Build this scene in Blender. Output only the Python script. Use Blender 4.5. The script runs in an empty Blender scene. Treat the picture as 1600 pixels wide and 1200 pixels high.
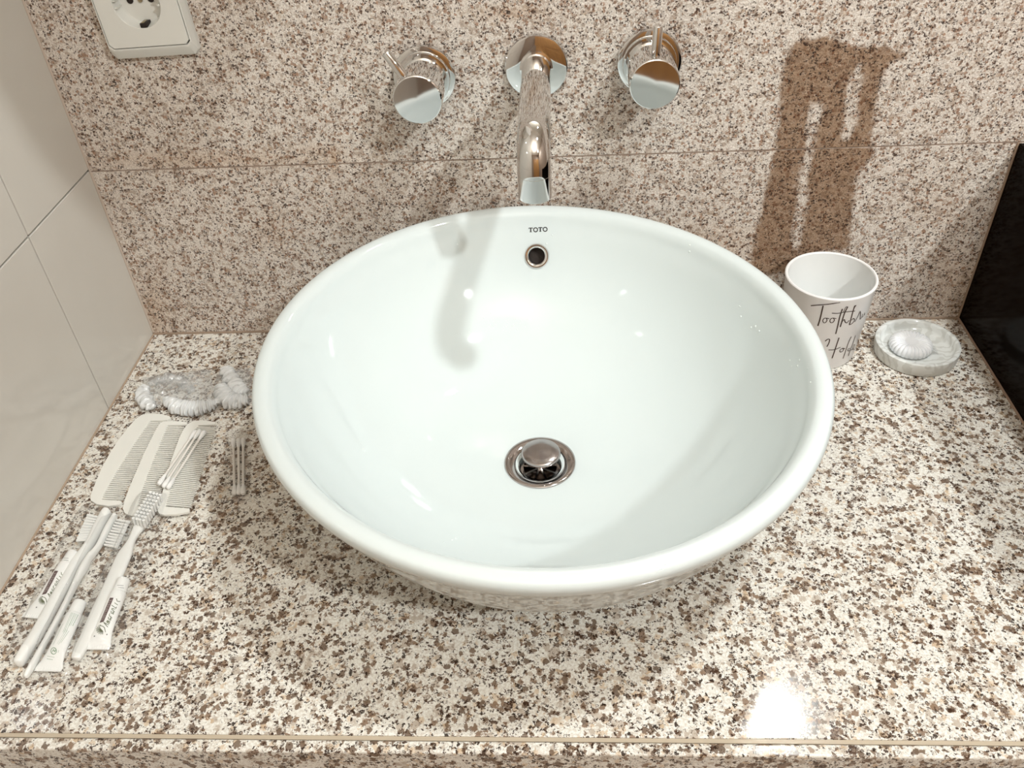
import bpy, bmesh, math, random
import numpy as np
from mathutils import Vector, Matrix
from mathutils.bvhtree import BVHTree
from mathutils import noise as mnoise

random.seed(7)
SC = bpy.context.scene
COL = SC.collection
PI = math.pi

# ------------------------------------------------------------------ camera
CAM_R = np.array([[0.998098, 0.035406, -0.050468],
                  [0.016014, 0.641629, 0.766848],
                  [0.059533, -0.766197, 0.639842]])
CAM_C = np.array([0.03264, -0.78982, 0.575])
CAM_F = 1347.16
cd = bpy.data.cameras.new('camera')
cd.sensor_fit = 'HORIZONTAL'; cd.sensor_width = 36.0
cd.lens = 36.0 * CAM_F / 1600.0
cd.clip_start = 0.01; cd.clip_end = 50
cam = bpy.data.objects.new('camera', cd); COL.objects.link(cam)
m = Matrix([[*CAM_R[:, 0]], [*CAM_R[:, 1]], [*CAM_R[:, 2]]]).to_4x4()
m.translation = Vector(CAM_C)
cam.matrix_world = m
SC.camera = cam

# ------------------------------------------------------------------ exposure, world, lights
SC.view_settings.view_transform = 'Standard'
SC.view_settings.look = 'None'
SC.view_settings.exposure = 0.12
SC.view_settings.gamma = 1.0
SC.view_settings.use_curve_mapping = False
SC.cycles.caustics_reflective = False
SC.cycles.caustics_refractive = False
SC.cycles.blur_glossy = 0.0
SC.cycles.max_bounces = 10
SC.cycles.transparent_max_bounces = 24
SC.cycles.sample_clamp_indirect = 45.0
w = bpy.data.worlds.new('world'); SC.world = w; w.use_nodes = True
w.node_tree.nodes['Background'].inputs[0].default_value = (1, .93, .85, 1)
w.node_tree.nodes['Background'].inputs[1].default_value = 0.3

def area(name, loc, target, size, power, color):
    l = bpy.data.lights.new(name, 'AREA'); l.shape = 'DISK'; l.size = size
    l.energy = power; l.color = color
    o = bpy.data.objects.new(name, l); COL.objects.link(o); o.location = loc
    d = Vector(target) - Vector(loc)
    o.rotation_euler = d.to_track_quat('-Z', 'Y').to_euler()
    return o
KEY = (0.584, -0.45, 1.64)
SIDE = (1.10, -1.55, 1.64)
area('ceiling_downlight_key', KEY, (0.584, -0.45, 0), 0.10, 13, (0.95, 1.0, 1.0))
area('ceiling_downlight_side', SIDE, (0.9, -1.1, 0), 0.10, 24, (0.95, 1.0, 1.0))
area('fill_uplight', (0.2, -1.2, 1.30), (0.2, -1.2, 2.0), 0.8, 12.5, (1.0, 0.955, 0.89))  # added fill lamp bounced off the ceiling, not a fixture of the room

# ------------------------------------------------------------------ pixel <-> place (1600 x 1200 frame)
def at(px, py, axis, val):
    d = CAM_R.T @ np.array([(px - 800) / CAM_F, -(py - 600) / CAM_F, -1.0])
    t = (val - CAM_C[axis]) / d[axis]
    return Vector(CAM_C + t * d)
def on_z(px, py, z): return at(px, py, 2, z)
def to_px(P):
    P = np.asarray(P, float).reshape(-1, 3)
    q = (P - CAM_C) @ CAM_R.T
    return np.stack([800 + CAM_F * q[:, 0] / -q[:, 2], 600 - CAM_F * q[:, 1] / -q[:, 2]], 1)
def ray(px, py):
    d = CAM_R.T @ np.array([(px - 800) / CAM_F, -(py - 600) / CAM_F, -1.0])
    return Vector(CAM_C), Vector(d).normalized()

# ------------------------------------------------------------------ materials
def mat(name, color, rough=.5, metal=0., spec=.5, trans=0., ior=1.45, alpha=1., coat=0., emis=None, sss=0.):
    M = bpy.data.materials.new(name); M.use_nodes = True
    b = M.node_tree.nodes['Principled BSDF']
    b.inputs['Base Color'].default_value = (*color, 1)
    b.inputs['Roughness'].default_value = rough
    b.inputs['Metallic'].default_value = metal
    b.inputs['Specular IOR Level'].default_value = spec
    b.inputs['Transmission Weight'].default_value = trans
    b.inputs['IOR'].default_value = ior
    b.inputs['Coat Weight'].default_value = coat
    if emis:
        b.inputs['Emission Color'].default_value = (*emis[0], 1); b.inputs['Emission Strength'].default_value = emis[1]
    if sss:
        b.inputs['Subsurface Weight'].default_value = sss; b.inputs['Subsurface Radius'].default_value = (.004, .004, .004)
    return M
class NT:
    """small node-tree builder"""
    def __init__(s, M): s.t = M.node_tree; s.b = s.t.nodes['Principled BSDF']
    def n(s, kind, **kw):
        x = s.t.nodes.new(kind)
        for k, v in kw.items(): setattr(x, k, v)
        return x
    def l(s, a, b): s.t.links.new(a, b)
    def set(s, sock, v):
        if hasattr(v, 'node'): s.l(v, sock)
        else: sock.default_value = v
    def coord(s):
        g = s.n('ShaderNodeNewGeometry'); return g.outputs['Position']
    def noise(s, vec, scale, detail=2, rough=.5):
        x = s.n('ShaderNodeTexNoise'); s.l(vec, x.inputs['Vector'])
        x.inputs['Scale'].default_value = scale; x.inputs['Detail'].default_value = detail; x.inputs['Roughness'].default_value = rough
        return x
    def vor(s, vec, scale, feature='F1'):
        x = s.n('ShaderNodeTexVoronoi', feature=feature); s.l(vec, x.inputs['Vector']); x.inputs['Scale'].default_value = scale
        return x
    def math(s, op, a, b=0., c=0., clamp=False):
        x = s.n('ShaderNodeMath', operation=op, use_clamp=clamp)
        s.set(x.inputs[0], a); s.set(x.inputs[1], b)
        if op in ('MULTIPLY_ADD', 'SMOOTH_MIN'): s.set(x.inputs[2], c)
        return x.outputs[0]
    def vmath(s, op, a, b=(0, 0, 0), sc=None):
        x = s.n('ShaderNodeVectorMath', operation=op)
        s.set(x.inputs[0], a); s.set(x.inputs[1], b)
        if sc is not None: x.inputs['Scale'].default_value = sc
        return x.outputs[0]
    def mix(s, f, a, b, blend='MIX'):
        x = s.n('ShaderNodeMix', data_type='RGBA', blend_type=blend)
        s.set(x.inputs['Factor'], f)
        for sock, v in ((x.inputs['A'], a), (x.inputs['B'], b)):
            if hasattr(v, 'node'): s.l(v, sock)
            else: sock.default_value = (*v, 1)
        return x.outputs['Result']
    def smooth(s, v, lo, hi):
        x = s.n('ShaderNodeMapRange', interpolation_type='SMOOTHSTEP', clamp=True)
        s.l(v, x.inputs['Value'])
        x.inputs['From Min'].default_value = lo; x.inputs['From Max'].default_value = hi
        return x.outputs['Result']
    def bump(s, h, strength, dist):
        x = s.n('ShaderNodeBump'); s.l(h, x.inputs['Height']); x.inputs['Strength'].default_value = strength; x.inputs['Distance'].default_value = dist
        s.l(x.outputs['Normal'], s.b.inputs['Normal']); return x

def granite(name, scale, base, base2, tan, brown, dark, amber, rough, d_tan, d_brown, d_dark, stain=False, bump=0., wobble=1., soft=1.):
    """speckled stone: irregular crystals of four minerals over a cloudy pale ground"""
    M = mat(name, base, rough); T = NT(M)
    P = T.coord()
    wob = T.noise(P, 260 / scale, 3, .6)
    off = T.vmath('SUBTRACT', wob.outputs['Color'], (.5, .5, .5))
    off = T.vmath('SCALE', off, sc=.0062 * scale * wobble)
    Q = T.vmath('ADD', P, off)
    clump = T.noise(P, 46 / scale, 2, .5).outputs['Fac']
    def layer(cell, keep, seed, size=.50, edge=.10):
        R = T.vmath('ADD', Q, (seed * 3.7, seed * 1.3, seed * 2.1))
        v = T.vor(R, 1. / (cell * scale))
        sep = T.n('ShaderNodeSeparateColor'); T.l(v.outputs['Color'], sep.inputs['Color'])
        val = T.math('SUBTRACT', sep.outputs['Red'], T.math('MULTIPLY', T.math('SUBTRACT', clump, .5), .75))
        pick = T.math('LESS_THAN', val, keep)
        lim = T.math('MULTIPLY_ADD', sep.outputs['Green'], .32, size)
        shape = T.smooth(T.math('SUBTRACT', v.outputs['Distance'], lim), edge, -edge)
        return T.math('MULTIPLY', pick, shape), sep.outputs['Blue']
    g = T.noise(P, 330 / scale, 4, .7).outputs['Fac']
    c = T.mix(T.smooth(g, .38, .62), base, base2)
    f, r = layer(.0078, d_tan, 5, .45, .16); c = T.mix(T.math('MULTIPLY', f, .75), c, tan)
    f, r = layer(.0062, d_brown * .45, 9, .40, .12); c = T.mix(T.math('MULTIPLY', f, .55), c, amber)
    f, r = layer(.0066, d_brown, 2, .42, .08)
    bcol = T.mix(r, brown, tuple(min(1, x * 1.9) for x in brown))
    c = T.mix(T.math('MULTIPLY', f, .9 * soft), c, bcol)
    f, r = layer(.0034, d_dark, 3, .42, .10); c = T.mix(T.math('MULTIPLY', f, .95 * soft), c, T.mix(r, dark, tuple(x * 3.2 for x in dark)))
    f, r = layer(.0021, d_dark * .8, 7, .42, .12); c = T.mix(T.math('MULTIPLY', f, .8), c, tuple(x * 2.5 for x in dark))
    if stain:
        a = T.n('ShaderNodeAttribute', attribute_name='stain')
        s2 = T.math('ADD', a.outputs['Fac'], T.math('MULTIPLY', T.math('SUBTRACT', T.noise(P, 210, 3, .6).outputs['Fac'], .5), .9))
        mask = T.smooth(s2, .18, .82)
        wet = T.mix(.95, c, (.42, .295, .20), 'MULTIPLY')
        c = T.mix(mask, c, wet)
        a2 = T.n('ShaderNodeAttribute', attribute_name='rust_shade')  # brown stains, plus shade painted in beside the black panel
        browned = T.mix(1., c, (.72, .55, .40), 'MULTIPLY')
        c = T.mix(a2.outputs['Fac'], c, browned)
    T.l(c, T.b.inputs['Base Color'])
    if bump:
        hh = T.math('ADD', T.noise(P, 420, 3, .6).outputs['Fac'], T.noise(P, 150, 2, .5).outputs['Fac'])
        T.bump(hh, bump, .0012)
    return M

M_COUNTER = granite('polished_granite', .70, (.84, .825, .775), (.64, .59, .52), (.44, .355, .28), (.125, .077, .048), (.020, .009, .005), (.58, .40, .23),
                    .12, .27, .30, .19, wobble=1.6)
M_WALL = granite('flamed_granite', .47, (.85, .80, .74), (.58, .50, .435), (.42, .325, .255), (.22, .135, .09), (.022, .011, .007), (.46, .33, .22),
                 .75, .34, .20, .17, stain=True, bump=.8, wobble=1.5, soft=1.)
M_PORC = mat('white_porcelain', (.685, .745, .745), .045, spec=.5)
M_CHROME = mat('chrome', (.74, .735, .725), .045, 1.)
M_DRAIN = mat('reflection_darkened_chrome', (.50, .465, .455), .09, 1.)  # brown reflections put into a darker base colour
M_BRUSHED = mat('brushed_steel', (.43, .40, .395), .20, 1.)
M_MIRROR = mat('mirror_glass', (.9, .92, .91), .0, 1.)
M_PLATE = mat('white_socket_plastic', (.76, .76, .72), .32)
M_DARK = mat('dark_slot', (.02, .013, .01), .6)
M_SCREW = mat('brass_screw', (.45, .38, .25), .3, 1.)
M_TILE = mat('cream_wall_tile', (.66, .63, .575), .07)
M_GROUT = mat('beige_grout', (.42, .37, .30), .9)
M_CAULK = mat('pinkish_sealant', (.50, .40, .33), .6)
M_BLACK = mat('black_glossy_panel', (.0045, .0022, .0012), .12, spec=.5, ior=1.10)
M_WHITE = mat('white_plastic', (.87, .87, .84), .33)
M_BRISTLE = mat('white_bristle', (.90, .90, .88), .45)
M_COMB = mat('ivory_plastic', (.81, .80, .75), .30)
M_COTTON = mat('cotton', (.85, .84, .82), .95)
M_STICK = mat('swab_stick', (.78, .74, .69), .5)
M_TUBE = mat('white_tube', (.90, .90, .88), .28)
M_PRINT_BROWN = mat('brown_print', (.085, .035, .035), .5)
M_PRINT_OLIVE = mat('olive_print', (.10, .115, .05), .5)
M_PRINT_GREEN = mat('green_print', (.23, .34, .22), .5)
M_PRINT_WHITE = mat('pale_print', (.55, .48, .46), .5)
M_PRINT_BLACK = mat('black_print', (.02, .018, .02), .4)
M_SCRIPT = mat('dark_script_print', (.055, .028, .018), .3)
M_CUP = mat('white_cup_plastic', (.88, .87, .87), .25)
M_CUP_IN = mat('white_cup_interior', (.86, .87, .86), .12)
M_ROOM = mat('brown_stone_tile', (.30, .225, .175), .6)
M_CEIL = mat('ceiling_paint', (.80, .76, .70), .8)
M_FLOOR = mat('floor_tile', (.42, .33, .25), .4)
M_WATER = mat('water_drop', (.80, .85, .84), .03)
def _wood():
    M = mat('amber_wood', (.38, .19, .07), .35); T = NT(M); P = T.coord()
    st = T.vmath('MULTIPLY', P, (14, 14, 1.2))
    n = T.noise(st, 2.5, 4, .6).outputs['Fac']
    T.l(T.mix(n, (.50, .27, .10), (.26, .12, .045)), T.b.inputs['Base Color']); return M
M_WOOD = _wood()
def _tile():
    T = NT(M_TILE); P = T.coord()
    n = T.noise(P, 7, 3, .5).outputs['Fac']
    T.l(T.mix(n, (.60, .565, .51), (.70, .675, .62)), T.b.inputs['Base Color'])
_tile()
def _marble():
    M = mat('clear_marbled_acrylic', (.78, .81, .77), .10); T = NT(M); P = T.coord()
    n = T.noise(P, 60, 2, .5)
    q = T.vmath('ADD', P, T.vmath('SCALE', n.outputs['Color'], sc=.02))
    wv = T.n('ShaderNodeTexWave', wave_type='RINGS'); T.l(q, wv.inputs['Vector']); wv.inputs['Scale'].default_value = 38; wv.inputs['Distortion'].default_value = 7
    wv.inputs['Detail'].default_value = 2; wv.inputs['Detail Scale'].default_value = 1.5
    f = T.smooth(wv.outputs['Fac'], .05, .6)
    T.l(T.mix(f, (.70, .71, .68), (.84, .86, .84)), T.b.inputs['Base Color'])
    T.b.inputs['Transmission Weight'].default_value = .12
    return M
M_MARBLE = _marble()
def film(name, opacity, rough, gloss, color=(.9, .92, .92), scale=160, strength=.6, back=.5):
    """thin clear plastic film"""
    M = bpy.data.materials.new(name); M.use_nodes = True; t = M.node_tree
    for n in list(t.nodes): t.nodes.remove(n)
    out = t.nodes.new('ShaderNodeOutputMaterial')
    tr = t.nodes.new('ShaderNodeBsdfTransparent'); tr.inputs[0].default_value = (.99, .99, .99, 1)
    df = t.nodes.new('ShaderNodeBsdfDiffuse'); df.inputs[0].default_value = (*color, 1)
    tl = t.nodes.new('ShaderNodeBsdfTranslucent'); tl.inputs[0].default_value = (*color, 1)
    gl = t.nodes.new('ShaderNodeBsdfGlossy'); gl.inputs['Roughness'].default_value = rough
    geo = t.nodes.new('ShaderNodeNewGeometry')
    nz = t.nodes.new('ShaderNodeTexNoise'); nz.inputs['Scale'].default_value = scale; nz.inputs['Detail'].default_value = 2
    t.links.new(geo.outputs['Position'], nz.inputs['Vector'])
    bp = t.nodes.new('ShaderNodeBump'); bp.inputs['Strength'].default_value = strength; bp.inputs['Distance'].default_value = .003
    t.links.new(nz.outputs['Fac'], bp.inputs['Height'])
    t.links.new(bp.outputs['Normal'], gl.inputs['Normal']); 
    a = t.nodes.new('ShaderNodeMixShader'); a.inputs[0].default_value = back
    t.links.new(df.outputs[0], a.inputs[1]); t.links.new(tl.outputs[0], a.inputs[2])
    b = t.nodes.new('ShaderNodeMixShader'); b.inputs[0].default_value = opacity
    t.links.new(tr.outputs[0], b.inputs[1]); t.links.new(a.outputs[0], b.inputs[2])
    fr = t.nodes.new('ShaderNodeLayerWeight'); fr.inputs['Blend'].default_value = .5
    pw = t.nodes.new('ShaderNodeMath'); pw.operation = 'POWER'; pw.inputs[1].default_value = 4.
    t.links.new(fr.outputs['Facing'], pw.inputs[0])
    mu = t.nodes.new('ShaderNodeMath'); mu.operation = 'MULTIPLY_ADD'; mu.use_clamp = True; mu.inputs[1].default_value = gloss * .4; mu.inputs[2].default_value = .045 * gloss
    t.links.new(pw.outputs[0], mu.inputs[0])
    c = t.nodes.new('ShaderNodeMixShader'); t.links.new(mu.outputs[0], c.inputs[0])
    t.links.new(b.outputs[0], c.inputs[1]); t.links.new(gl.outputs[0], c.inputs[2])
    t.links.new(c.outputs[0], out.inputs['Surface'])
    return M
M_FILM = film('clear_sleeve_film', .05, .09, 1.05, strength=1.)
M_CAPFILM = film('shower_cap_film', .80, .14, 1.8, (.97, .98, .98), 240, .8, .15)
M_CAPTHIN = film('shower_cap_thin_film', .26, .12, 1.8, (.96, .98, .98), 200, .8, .2)

# ------------------------------------------------------------------ object helpers
def link(name, verts, faces, material, parent=None, smooth=True, sharp=40, keep_world=True):
    off = Vector((0, 0, 0))
    if parent is not None and keep_world: off = parent_origin(parent)
    me = bpy.data.meshes.new(name)
    me.from_pydata([tuple(Vector(v) - off) for v in verts], [], faces)
    me.validate(); me.update()
    bm = bmesh.new(); bm.from_mesh(me); bmesh.ops.recalc_face_normals(bm, faces=bm.faces)
    if smooth:
        lim = math.radians(sharp)
        for f in bm.faces: f.smooth = True
        for e in bm.edges:
            if len(e.link_faces) == 2 and e.calc_face_angle(0) > lim: e.smooth = False
    bm.to_mesh(me); bm.free()
    if material: me.materials.append(material)
    o = bpy.data.objects.new(name, me); COL.objects.link(o)
    if parent is not None: o.parent = parent
    return o
ORIGIN = {}
def parent_origin(p):
    o = Vector((0, 0, 0))
    while p is not None: o += Vector(p.location); p = p.parent
    return o
def thing(name, label, cat, loc=(0, 0, 0), group=None):
    o = bpy.data.objects.new(name, None); COL.objects.link(o); o.empty_display_size = .02
    o.location = loc; o['label'] = label; o['category'] = cat
    if group: o['group'] = group
    return o
def tag(o, label, cat, group=None):
    o['label'] = label; o['category'] = cat
    if group: o['group'] = group
    return o
def struct(o): o['kind'] = 'structure'; return o

def box_vf(x0, x1, y0, y1, z0, z1, bev=0., seg=2):
    bm = bmesh.new(); bmesh.ops.create_cube(bm, size=1)
    for v in bm.verts:
        v.co = Vector(((x0 + x1) / 2 + v.co.x * (x1 - x0), (y0 + y1) / 2 + v.co.y * (y1 - y0), (z0 + z1) / 2 + v.co.z * (z1 - z0)))
    if bev: bmesh.ops.bevel(bm, geom=list(bm.edges), offset=bev, segments=seg, affect='EDGES', profile=.5)
    r = [v.co.copy() for v in bm.verts], [[v.index for v in f.verts] for f in bm.faces]
    bm.free(); return r
def box(name, x0, x1, y0, y1, z0, z1, material, parent=None, bev=0.):
    v, f = box_vf(x0, x1, y0, y1, z0, z1, bev); return link(name, v, f, material, parent, sharp=14)
def loft(rings, closed=True, cap0=True, cap1=True):
    n = len(rings[0]); V = [v for r in rings for v in r]; F = []
    for i in range(len(rings) - 1):
        for j in range(n if closed else n - 1):
            k = (j + 1) % n
            F.append([i * n + j, i * n + k, (i + 1) * n + k, (i + 1) * n + j])
    if cap0: F.append(list(range(n))[::-1])
    if cap1: F.append([(len(rings) - 1) * n + j for j in range(n)])
    return V, F
def lathe(profile, centre, axis='z', n=64, cap0=False, cap1=False, mod=None, rot=None, lift=None):
    rings = []
    for (r, h) in profile:
        ring = []
        for j in range(n):
            a = 2 * PI * j / n; rr = r * (mod(a, r, h) if mod else 1)
            p = Vector((rr * math.cos(a), rr * math.sin(a), h + (lift(a, r, h) if lift else 0)))
            if axis == '-y': p = Vector((p.x, -p.z, p.y))
            if rot is not None: p = rot @ p
            ring.append(p + Vector(centre))
        rings.append(ring)
    return loft(rings, True, cap0, cap1)
def frames(path):
    out = []; up = Vector((0, 0, 1)); prev = None
    for i, p in enumerate(path):
        a = path[max(0, i - 1)]; b = path[min(len(path) - 1, i + 1)]
        t = (b - a).normalized()
        if prev is None:
            s = t.cross(up)
            if s.length < 1e-3: s = t.cross(Vector((0, 1, 0)))
            s.normalize()
        else:
            s = (prev - t * prev.dot(t)).normalized()
        prev = s; out.append((p, t, s, s.cross(t)))
    return out
def tube_vf(path, rad, n=12, cap=True, flat=1., mod=None):
    path = [Vector(p) for p in path]; rings = []
    for i, (p, t, s, u) in enumerate(frames(path)):
        r = rad[i] if isinstance(rad, (list, tuple)) else rad
        ring = []
        for j in range(n):
            a = 2 * PI * j / n; q = mod(i, a) if mod else 1
            ring.append(p + s * (r * q * math.cos(a)) + u * (r * q * flat * math.sin(a)))
        rings.append(ring)
    return loft(rings, True, cap, cap)
def smooth_path(pts, k=6):
    pts = [Vector(p) for p in pts]
    if len(pts) < 3: return [pts[0].lerp(pts[-1], i / k) for i in range(k + 1)]
    P = [pts[0] * 2 - pts[1]] + pts + [pts[-1] * 2 - pts[-2]]; out = []
    for i in range(1, len(P) - 2):
        for j in range(k):
            t = j / k; a, b, c, d = P[i - 1], P[i], P[i + 1], P[i + 2]
            out.append(.5 * ((2 * b) + (c - a) * t + (2 * a - 5 * b + 4 * c - d) * t * t + (3 * b - a - 3 * c + d) * t ** 3))
    out.append(pts[-1]); return out
def merge(parts):
    V = []; F = []
    for v, f in parts:
        b = len(V); V += list(v); F += [[i + b for i in q] for q in f]
    return V, F
def bvh(objs):
    vs = []; fs = []
    for o in objs:
        mw = Matrix.Translation(parent_origin(o.parent)) @ Matrix.Translation(o.location) if o.parent else Matrix.Translation(o.location)
        b = len(vs); vs += [mw @ v.co for v in o.data.vertices]; fs += [[i + b for i in p.vertices] for p in o.data.polygons]
    return BVHTree.FromPolygons(vs, fs)
def hit(tree, px, py, lift=.00015):
    o, d = ray(px, py); loc, nor, idx, dist = tree.ray_cast(o, d)
    if loc is None: return None
    if nor.dot(d) > 0: nor = -nor
    return loc + nor * lift, nor
def ribbon(tree, pts, width, k=5, lift=.00018, thick=.0):
    """printed stroke that lies on the real surface"""
    q = [Vector((x, y, 0)) for x, y in pts]; q = smooth_path(q, k)
    H = [hit(tree, p.x, p.y, lift) for p in q]
    V = []; F = []; prev = None
    for i, h in enumerate(H):
        if h is None: prev = None; continue
        a = H[i - 1] if i > 0 and H[i - 1] else h; b = H[i + 1] if i + 1 < len(H) and H[i + 1] else h
        t = b[0] - a[0]
        if t.length < 1e-7: continue
        if t.length > .02: prev = None; continue
        s = t.normalized().cross(h[1]).normalized()
        V += [h[0] - s * width / 2, h[0] + s * width / 2]
        if prev is not None: F.append([prev, prev + 1, len(V) - 1, len(V) - 2])
        prev = len(V) - 2
    return V, F
def patch(tree, pts, nu=2, nv=8, lift=.00015):
    """quad given by four pixel corners, laid on the surface"""
    a, b, c, d = [Vector((x, y, 0)) for x, y in pts]; V = []; F = []
    for i in range(nv + 1):
        for j in range(nu + 1):
            p = a.lerp(d, i / nv).lerp(b.lerp(c, i / nv), j / nu); h = hit(tree, p.x, p.y, lift)
            if h is None: return [], []
            V.append(h[0])
    for i in range(nv):
        for j in range(nu):
            k = i * (nu + 1) + j; F.append([k, k + 1, k + nu + 2, k + nu + 1])
    return V, F

# ------------------------------------------------------------------ dimensions
XL, XR, ZJ, YF = -0.44125, 0.4669, 0.2037, -0.4859
X_END, Y_END, Z_FLOOR, Z_CEIL = 1.5, -2.2, -0.85, 1.66

# ------------------------------------------------------------------ setting: room shell
struct(box('floor', XL - .1, X_END + .1, Y_END - .1, .1, Z_FLOOR - .05, Z_FLOOR, M_FLOOR))
struct(box('ceiling', XL - .1, X_END + .1, Y_END - .1, .1, Z_CEIL, Z_CEIL + .05, M_CEIL))
struct(box('wall_right', X_END, X_END + .1, Y_END - .1, .1, Z_FLOOR, Z_CEIL, M_ROOM))
struct(box('wall_front', XL - .1, X_END + .1, Y_END - .1, Y_END, Z_FLOOR, Z_CEIL, M_ROOM))
wl = struct(box('wall_left', XL - .1, XL - .0075, Y_END, .1, Z_FLOOR, Z_CEIL, M_GROUT))
G = .0009
ys = [0.0, -0.1313] + [-0.1313 - .42 * k for k in range(1, 5)] + [Y_END]
zs = [Z_FLOOR, -.3945 - .3, -.3945, -.0945, .2055] + [.2055 + .3 * k for k in range(1, 5)] + [Z_CEIL]
for i in range(len(ys) - 1):
    for j in range(len(zs) - 1):
        z0, z1 = zs[j], zs[j + 1]; y1, y0 = ys[i], ys[i + 1]
        jit = random.uniform(-.00025, .00025)
        box('tile', XL - .008, XL + jit, y0 + G, y1 - G, z0 + G, z1 - G, M_TILE, wl, bev=.0006)
# wooden door far behind the camera, mirrored in the chrome
d1 = struct(box('door_1', -.05, 1.35, -2.195, -2.16, Z_FLOOR, 1.15, M_WOOD))
box('door_panel', 0.05, 1.00, -2.16, -2.15, -.75, .05, M_WOOD, d1, bev=.004)
box('door_panel', 0.05, 1.00, -2.16, -2.15, .15, 1.05, M_WOOD, d1, bev=.004)

# back wall: two courses of flamed granite slab with a grout joint
wb = struct(box('wall_back', XL - .1, X_END + .1, .0185, .1, Z_FLOOR, Z_CEIL, M_GROUT))
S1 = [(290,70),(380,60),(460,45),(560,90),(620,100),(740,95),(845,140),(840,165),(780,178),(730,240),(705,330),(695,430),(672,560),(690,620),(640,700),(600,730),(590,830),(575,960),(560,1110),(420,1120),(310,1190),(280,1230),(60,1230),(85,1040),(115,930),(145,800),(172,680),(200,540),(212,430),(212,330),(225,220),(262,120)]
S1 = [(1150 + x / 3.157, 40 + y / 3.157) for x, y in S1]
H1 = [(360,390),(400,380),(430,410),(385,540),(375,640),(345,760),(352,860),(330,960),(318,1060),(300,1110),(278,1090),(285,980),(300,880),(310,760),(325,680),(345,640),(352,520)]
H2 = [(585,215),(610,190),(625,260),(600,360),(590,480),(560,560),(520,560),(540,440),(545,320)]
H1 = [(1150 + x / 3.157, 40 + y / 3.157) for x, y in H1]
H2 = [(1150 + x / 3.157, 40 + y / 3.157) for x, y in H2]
def sdist(P, poly):
    """signed distance (positive inside) of pixel points to a polygon"""
    poly = np.array(poly); d = np.full(len(P), 1e9); ins = np.zeros(len(P), bool)
    for i in range(len(poly)):
        a, b = poly[i], poly[(i + 1) % len(poly)]; ab = b - a
        t = np.clip(((P - a) @ ab) / (ab @ ab), 0, 1); q = a + t[:, None] * ab
        d = np.minimum(d, np.hypot(*(P - q).T))
        c = ((a[1] > P[:, 1]) != (b[1] > P[:, 1]))
        xx = a[0] + (P[:, 1] - a[1]) * ab[0] / (ab[1] if abs(ab[1]) > 1e-9 else 1e-9)
        ins ^= c & (P[:, 0] < xx)
    return np.where(ins, d, -d)
def ss(x): x = np.clip(x, 0, 1); return x * x * (3 - 2 * x)
SOCK_C = (-.3345, .3650)
def slab(name, z0, z1, yf):
    xs = np.concatenate([np.arange(XL, .52, .004), np.array([.7, 1.0, X_END])]); zz = np.linspace(z0, z1, int((z1 - z0) / .004) + 1)
    nx, nz = len(xs), len(zz); V = []; F = []
    rng = np.random.RandomState(3)
    for z in zz:
        for x in xs: V.append((x, yf, z))
    for j in range(nz - 1):
        for i in range(nx - 1): k = j * nx + i; F.append([k, k + 1, k + nx + 1, k + nx])
    b = len(V)
    V += [(XL, .018, z0), (X_END, .018, z0), (X_END, .018, z1), (XL, .018, z1)]
    bot = list(range(nx)); top = [(nz - 1) * nx + i for i in range(nx)]
    F.append(bot[::-1] + [b, b + 1]); F.append(top + [b + 2, b + 3])
    F.append([0] + [j * nx for j in range(1, nz)] + [b + 3, b])
    F.append([nx - 1, b + 1, b + 2] + [j * nx + nx - 1 for j in range(nz - 1, 0, -1)])
    F.append([b, b + 3, b + 2, b + 1])
    o = link(name, V, F, M_WALL, wb, smooth=False)
    W = np.array(V); px = to_px(W)
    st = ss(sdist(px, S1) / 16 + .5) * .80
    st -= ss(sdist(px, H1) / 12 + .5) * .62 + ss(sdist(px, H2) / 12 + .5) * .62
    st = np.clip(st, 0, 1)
    ru = np.zeros(len(V))
    def blob(x, y, rx, ry, k):
        nonlocal ru
        ru = np.maximum(ru, k * np.exp(-((px[:, 0] - x) / rx) ** 2 - ((px[:, 1] - y) / ry) ** 2))
    blob(522, 250, 7, 22, .9); blob(500, 235, 40, 8, .45); blob(330, 250, 200, 14, .45); blob(1490, 440, 40, 60, .5); blob(1470, 330, 60, 50, .25)  # last two blobs paint the black panel's shade into the stone
    blob(1100, 380, 90, 30, .35); blob(240, 490, 25, 60, .5); blob(800, 20, 60, 12, .5); blob(430, 360, 30, 30, .25)
    for nm, arr in (('stain', st), ('rust_shade', np.clip(ru, 0, 1))):
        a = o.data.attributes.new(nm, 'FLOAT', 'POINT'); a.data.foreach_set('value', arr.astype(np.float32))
    return o
box('stone_slab', XL, X_END, -.0005, .018, .452, Z_CEIL, M_WALL, wb)
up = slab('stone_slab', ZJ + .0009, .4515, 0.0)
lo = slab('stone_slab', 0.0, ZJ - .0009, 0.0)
box('grout_line', XL, X_END, .0012, .018, ZJ - .0012, ZJ + .0012, mat('pink_grout', (.46, .37, .31), .8), wb)
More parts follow.
